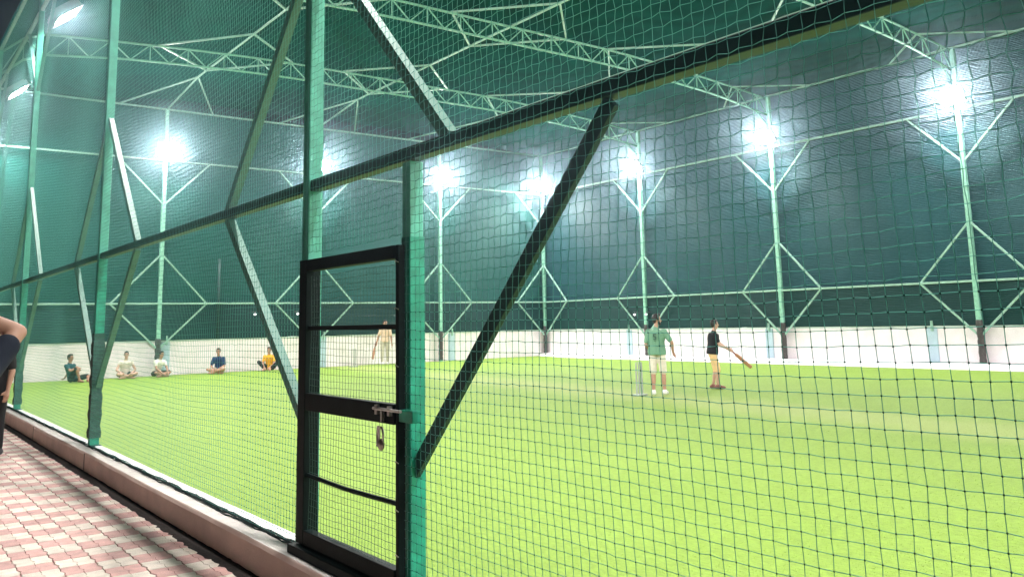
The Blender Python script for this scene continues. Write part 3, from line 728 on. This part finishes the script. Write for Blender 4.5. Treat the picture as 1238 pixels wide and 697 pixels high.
def person(loc, heading, label, pose, shirt, bottom, bottom_len, skin='skin', shoe=None, sleeve=.55, scale=1.0, grp='people inside the net', voxel=.014, hairstyle='short', shirt_hem=.06, beard=False, bulk=0):
    rz = math.atan2(-heading[0], heading[1])
    root = empty('person', loc, rz); root.scale = (scale,)*3; tag(root, label, 'person', grp)
    P = Vector(pose['pelvis']); N = Vector(pose['neck']); hd = Vector(pose.get('head', N+Vector((0,.02,.19))))
    face = Vector(pose.get('face', (0,1,0))).normalized()
    hs = Vector(pose.get('hip_side', (1,0,0))).normalized(); ss = Vector(pose.get('sh_side', (1,0,0))).normalized(); bend = pose.get('bend', (0,0,0))
    spine = (N-P).normalized()
    J = {}
    for s, k in ((1,'r'), (-1,'l')):
        J['sh'+k] = N - spine*.065 + ss*s*.178; J['hip'+k] = P + hs*s*.095 - spine*.02
        J['el'+k], J['wr'+k] = ik(J['sh'+k], pose['wr'+k], UA, FA, pose.get('elp'+k, (s*.4,-1,-.2)))
        J['kn'+k], J['an'+k] = ik(J['hip'+k], pose['an'+k], TH, SH, pose.get('knp'+k, (s*.15,1,.1)))
    body = MB()
    torso(body, P, N, hs, ss, 1, -.006, bend=bend)
    body.cone(N-spine*.03, hd-Vector((0,0,.06)), .058, .052)
    # head: skull, jaw, nose, ears
    sideh = face.cross(Vector((0,0,1))).normalized(); uph = sideh.cross(face)
    rot = Matrix((sideh, face, uph)).transposed()
    body.ell(hd+uph*.022, (.074,.092,.098), rot); body.ell(hd-uph*.045+face*.022, (.056,.066,.070), rot)
    body.cone(hd+face*.088+uph*.012, hd+face*.112-uph*.022, .010, .014, 8)
    body.ell(hd+face*.085-uph*.055, (.026,.014,.010), rot, 8, 6)
    for s in (1,-1): body.ell(hd+sideh*s*.078-uph*.005-face*.006, (.010,.020,.032), rot, 8, 6)
    for k, s in (('r',1), ('l',-1)):
        body.ell(J['sh'+k], (.058,.058,.058)); body.cone(J['sh'+k], J['el'+k], .050, .039); body.cone(J['el'+k], J['wr'+k], .040, .026)
        body.cone(J['el'+k].lerp(J['wr'+k], .1), J['el'+k].lerp(J['wr'+k], .45), .041, .036)
        hdv = Vector(pose.get('hand'+k, J['wr'+k]-J['el'+k])); hand(body, J['wr'+k], hdv, pose.get('thumb'+k, (-s*.6,.8,.1)), 1.0)
        body.cone(J['hip'+k], J['kn'+k], .083, .056); body.cone(J['kn'+k], J['an'+k], .055, .036)
        body.cone(J['kn'+k].lerp(J['an'+k], .15), J['kn'+k].lerp(J['an'+k], .5), .058, .050)
        foot(body, J['an'+k], pose.get('toe'+k, (s*.15,1,0)))
    o = link('body', remeshed(body, 'body', skin, voxel*.75), root)
    # eyes and brows
    b = MB()
    for s in (1,-1):
        b.ell(hd+sideh*s*.031+face*.087+uph*.018, (.013,.006,.007), rot, 8, 6); b.ell(hd+sideh*s*.033+face*.089+uph*.040, (.020,.005,.005), rot, 8, 6)
    b.build('eyes', 'hair', o, smooth=True)
    # hair: cap over the back and top of the skull
    b = MB(); b.ell(hd+uph*.045-face*.020, (.081,.094,.092), rot); b.ell(hd-face*.05+uph*.005, (.070,.055,.075), rot)
    if hairstyle == 'quiff': b.ell(hd+uph*.115+face*.045, (.055,.055,.036), rot); b.ell(hd+uph*.118-face*.01, (.066,.07,.03), rot)
    else: b.ell(hd+uph*.10+face*.022, (.064,.068,.035), rot)
    for s in (1,-1): b.ell(hd+sideh*s*.066+uph*.03+face*.0, (.016,.045,.05), rot, 8, 6)
    link('hair', remeshed(b, 'hair', 'hair', .010, 2), root)
    if beard:
        b = MB(); b.ell(hd-uph*.075+face*.048, (.056,.052,.040), rot); 
        for s in (1,-1): b.ell(hd+sideh*s*.052-uph*.045+face*.03, (.014,.035,.04), rot, 8, 6)
        link('beard', remeshed(b, 'beard', 'hair', .010, 2), root)
    if shirt:
        b = MB(); torso(b, P-spine*shirt_hem*.5, N, hs, ss, 1.03, .016+bulk, t0=-.04 if shirt_hem > .03 else .08, t1=.96, bend=bend)
        b.cone(N-spine*.06, N+spine*.0, .085, .068)
        for k in 'rl':
            e = J['sh'+k].lerp(J['el'+k], min(1, sleeve)); b.ell(J['sh'+k], (.070,.070,.068)); b.cone(J['sh'+k], e, .066, .060 if sleeve < .9 else .055)
            if sleeve > 1: b.cone(J['el'+k], J['el'+k].lerp(J['wr'+k], sleeve-1), .055, .042)
        link('shirt', remeshed(b, 'shirt', shirt, voxel, 3), root)
    if bottom:
        b = MB(); torso(b, P, N, hs, ss, 1.02, .010, t0=-.12, t1=.29, bend=bend)
        for k in 'rl':
            L1 = min(1, bottom_len); b.cone(J['hip'+k], J['hip'+k].lerp(J['kn'+k], L1), .101, .084 if bottom_len <= 1 else .070)
            if bottom_len > 1: b.cone(J['kn'+k], J['kn'+k].lerp(J['an'+k], bottom_len-1), .071, .056)
        link('trousers' if bottom_len > 1.2 else 'shorts', remeshed(b, 'bottom', bottom, voxel, 3), root)
    if shoe:
        for k, s in (('r',1), ('l',-1)):
            b = MB(); foot(b, J['an'+k], pose.get('toe'+k, (s*.15,1,0)), 1.0, .010); link('shoe', remeshed(b, 'shoe', shoe, .012, 2), root)
    return root, J

FWD = (.602, .798); RGT = (.798, -.602)
def mix(a, b): return (RGT[0]*a+FWD[0]*b, RGT[1]*a+FWD[1]*b)

# the man in the sage shirt, back to us, looking right
stand = dict(pelvis=(0,0,.95), neck=(0,.015,1.455), anr=(.13,.03,.085), anl=(-.10,-.04,.085), wrr=(.30,.10,.90), wrl=(-.24,.10,.86), elpr=(.6,-1,0), elpl=(-.5,-1,0))
p1 = dict(stand); p1.update(head=(.02,.03,1.645), face=(.80,.45,.0), wrr=(.34,.12,.93), elpr=(.8,-.8,0), handr=(.25,.3,-.8), wrl=(-.16,.16,.95))
man, J1 = person((11.66, 13.45, .004), mix(.35, .93), 'person in sage green shirt and cream shorts beside the near wicket', p1, 'cloth_sage', 'cloth_cream', .95, 'skin', 'shoe_white', .75, .985, voxel=.012, shirt_hem=.10, hairstyle='quiff', beard=True, bulk=.022)
b = MB()
for (x0, x1, z0, z1) in ((-.035,.03,1.33,1.345),(-.035,-.02,1.275,1.33),(-.02,.03,1.275,1.29),(.015,.03,1.225,1.275),(-.035,.015,1.225,1.24),(-.02,.015,1.19,1.20)):
    b.box((x0, -.168, z0), (x1, -.140, z1))
b.build('back_print', 'print', [c for c in man.children if c.name.startswith('shirt')][0])
# batter in black, holding a bat out to the right
p2 = dict(stand); p2.update(pelvis=(0,-.03,.93), neck=(0,.03,1.44), head=(0,.06,1.63), face=(-.25,1,.05), anr=(.07,.05,.085), anl=(-.07,-.05,.085), wrr=(.07,.34,1.03), wrl=(-.04,.38,1.00), elpr=(.8,-.6,-.5), elpl=(-.8,-.6,-.5),
          handr=(-.5,.7,-.4), handl=(.5,.7,-.4), thumbr=(0,.4,.9), thumbl=(0,.4,.9))
bat_man, J2 = person((13.72, 13.6, .004), mix(.97, -.1), 'person in black polo shirt and tan shorts holding a bat', p2, 'cloth_black', 'cloth_tan', 1.15, 'skin_fair', 'shoe_red', .6, .91, voxel=.012, shirt_hem=.06, bulk=.018)
def bat(root, a, dirv, label):
    """a and dirv in the person's own frame"""
    rz = root.rotation_euler.z; M3 = Matrix.Rotation(rz, 3, 'Z'); w = root.location + M3 @ (Vector(a)*root.scale.x); d = (M3 @ Vector(dirv)).normalized()
    t = empty('cricket_bat', w); tag(t, label, 'bat', 'cricket bats')
    b = MB(); b.tube([-d*.14, d*.15], [.016,.017], 10); b.build('handle', 'grip', t, smooth=True)
    x = d.cross(Vector((.3,.5,.8))).normalized(); y = d.cross(x); vs = []; fs = []
    for k, (s, wd, tk) in enumerate(((.12,.018,.012),(.17,.046,.018),(.27,.050,.024),(.44,.050,.030),(.57,.050,.024),(.60,.038,.016))):
        c = d*s
        for q in ((-wd,-.008),(wd,-.008),(wd,.008),(0,tk),(-wd,.008)): vs.append(c+x*q[0]+y*q[1])
    for k in range(5):
        for q in range(5): fs.append((k*5+q, k*5+(q+1)%5, (k+1)*5+(q+1)%5, (k+1)*5+q))
    fs += [(4,3,2,1,0), tuple(25+q for q in range(5))]
    b = MB(); b.add(vs, fs); b.build('blade', 'willow', t, bevel=.004)
bat(bat_man, ((.0, .44, .97)), (.10, .68, -.62), 'reddish cricket bat held low by the batter in black')
# the one behind the gate
p3 = dict(stand); p3.update(pelvis=(0,0,.95), neck=(0,.01,1.45), face=(-.5,.85,-.05), wrr=(.34,.10,.84), wrl=(-.27,.06,.84), anr=(.12,.10,.085), anl=(-.10,-.08,.085), handr=(.2,.3,-.9))
gman, J3 = person((15.12, 32.2, .004), mix(.1, -1), 'person in peach shirt and grey trousers seen through the gate', p3, 'cloth_peach', 'cloth_stone', 1.85, 'skin', 'shoe_white', .7, 1.04, voxel=.016, shirt_hem=.05)
bat(gman, (.38, .16, .80), (.16, .25, -.92), 'cricket bat hanging from the hand of the person behind the gate')

def cross(lean=0, **k):
    d = dict(pelvis=(0,0,.135), neck=(0,.06+lean,.615), head=(0,.10+lean*1.1,.80), bend=(0,-.04,0), anr=(-.10,.30,.07), anl=(.10,.36,.075), knpr=(1,.3,.25), knpl=(-1,.3,.25),
             toer=(-1,.3,0), toel=(1,.3,0), wrr=(.16,.34,.20), wrl=(-.16,.34,.20), elpr=(1,-.6,-.3), elpl=(-1,-.6,-.3))
    d.update(k); return d
# five people sitting along the end wall
s1 = dict(pelvis=(0,0,.13), neck=(0,-.14,.60), head=(0,-.12,.79), face=(0,1,.05), bend=(0,-.02,0), hip_side=(1,0,0), anr=(.10,.34,.08), anl=(-.16,.46,.07), knpr=(.1,.5,1), knpl=(-1,.2,.25), toer=(.1,1,0), toel=(.5,.9,0),
          wrr=(.08,.25,.49), elpr=(.7,-.3,-.4), handr=(0,.6,-.8), wrl=(-.22,-.52,.08), elpl=(-.4,-1,0), handl=(-.1,-.8,-.3), thumbl=(1,0,0))
person((3.25, 31.45, .004), mix(.95, -.2), 'seated person in dark teal shirt leaning back on one arm', s1, 'cloth_teal', 'cloth_dark', .9, 'skin_tan', None, .6, 1.0, 'people sitting by the end wall', .016)
person((5.05, 32.35, .004), mix(.55, -.8), 'seated person in cream vest with crossed legs beside the padded pole', cross(.02, face=(.2,1,0)), 'cloth_cream', 'cloth_dark', .8, 'skin_fair', None, .25, 1.0, 'people sitting by the end wall', .016)
person((6.05, 32.2, .004), mix(.8, -.5), 'seated person in white shirt leaning forward against the blue pilaster', cross(.14, face=(-.2,1,0), wrr=(.12,.50,.16), wrl=(-.10,.52,.16)), 'cloth_white', 'cloth_brownshort', .9, 'skin', None, .5, .97, 'people sitting by the end wall', .016)
person((8.32, 32.4, .004), mix(.0, -1), 'seated person in navy shirt with hands in the lap', cross(.03, wrr=(.08,.32,.18), wrl=(-.08,.33,.18)), 'cloth_navy', 'cloth_stone', .8, 'skin', None, .75, 1.0, 'people sitting by the end wall', .016)
person((10.28, 32.45, .004), mix(.0, -1), 'seated person in yellow shirt and dark trousers', cross(.05, anr=(.10,.36,.08), anl=(-.10,.38,.08), knpr=(1,.1,.9), knpl=(-1,.1,.9), toer=(.3,1,0), toel=(-.3,1,0), wrr=(.10,.38,.14), wrl=(-.10,.38,.14)), 'cloth_yellow', 'cloth_dark', 1.75, 'skin', None, .6, .98, 'people sitting by the end wall', .016)
# two people outside the fence at the left edge, the near one with an arm raised
p9 = dict(stand); p9.update(wrr=(.17,.24,1.69), elpr=(1,0,.15), handr=(-.9,.1,.2), wrl=(-.12,.26,1.68), elpl=(-1,.3,-.3), anr=(.14,.02,.085), anl=(-.10,0,.085), head=(-.01,.05,1.65))
person(NEARMAN, (-.3, .95), 'person in dark shirt with a raised elbow, nearest at the left edge', p9, 'cloth_darkblue', 'cloth_dark', 1.9, 'skin', 'shoe_dark', .66, 1.02, 'people outside the net', .011)
p10 = dict(stand); p10.update(anr=(.20,.0,.085), anl=(-.10,0,.085), toer=(.35,-.9,0))
person((-.90, 13.5, .042), mix(.0, -1), 'person in dark trousers beyond the left edge, one shoe in view', p10, 'cloth_dark', 'cloth_dark', 1.9, 'skin', 'shoe_dark', .78, 1.0, 'people outside the net', .014)

# ------------------------------------------------------------------ haze volume added to give the lamps a bloom
hz = MB().box((-950,-950,-1.2), (950,950,11.2)).build('haze', None); tag(hz, kind='stuff')
HM = bpy.data.materials.new('haze'); HM.use_nodes = True; t = HM.node_tree; t.nodes.remove(t.nodes['Principled BSDF'])
pvn = t.nodes.new('ShaderNodeVolumePrincipled'); pvn.inputs['Color'].default_value = (.56, .82, 1, 1); pvn.inputs['Density'].default_value = HAZE; pvn.inputs['Anisotropy'].default_value = .955
t.links.new(pvn.outputs[0], t.nodes['Material Output'].inputs['Volume']); hz.data.materials.append(HM)
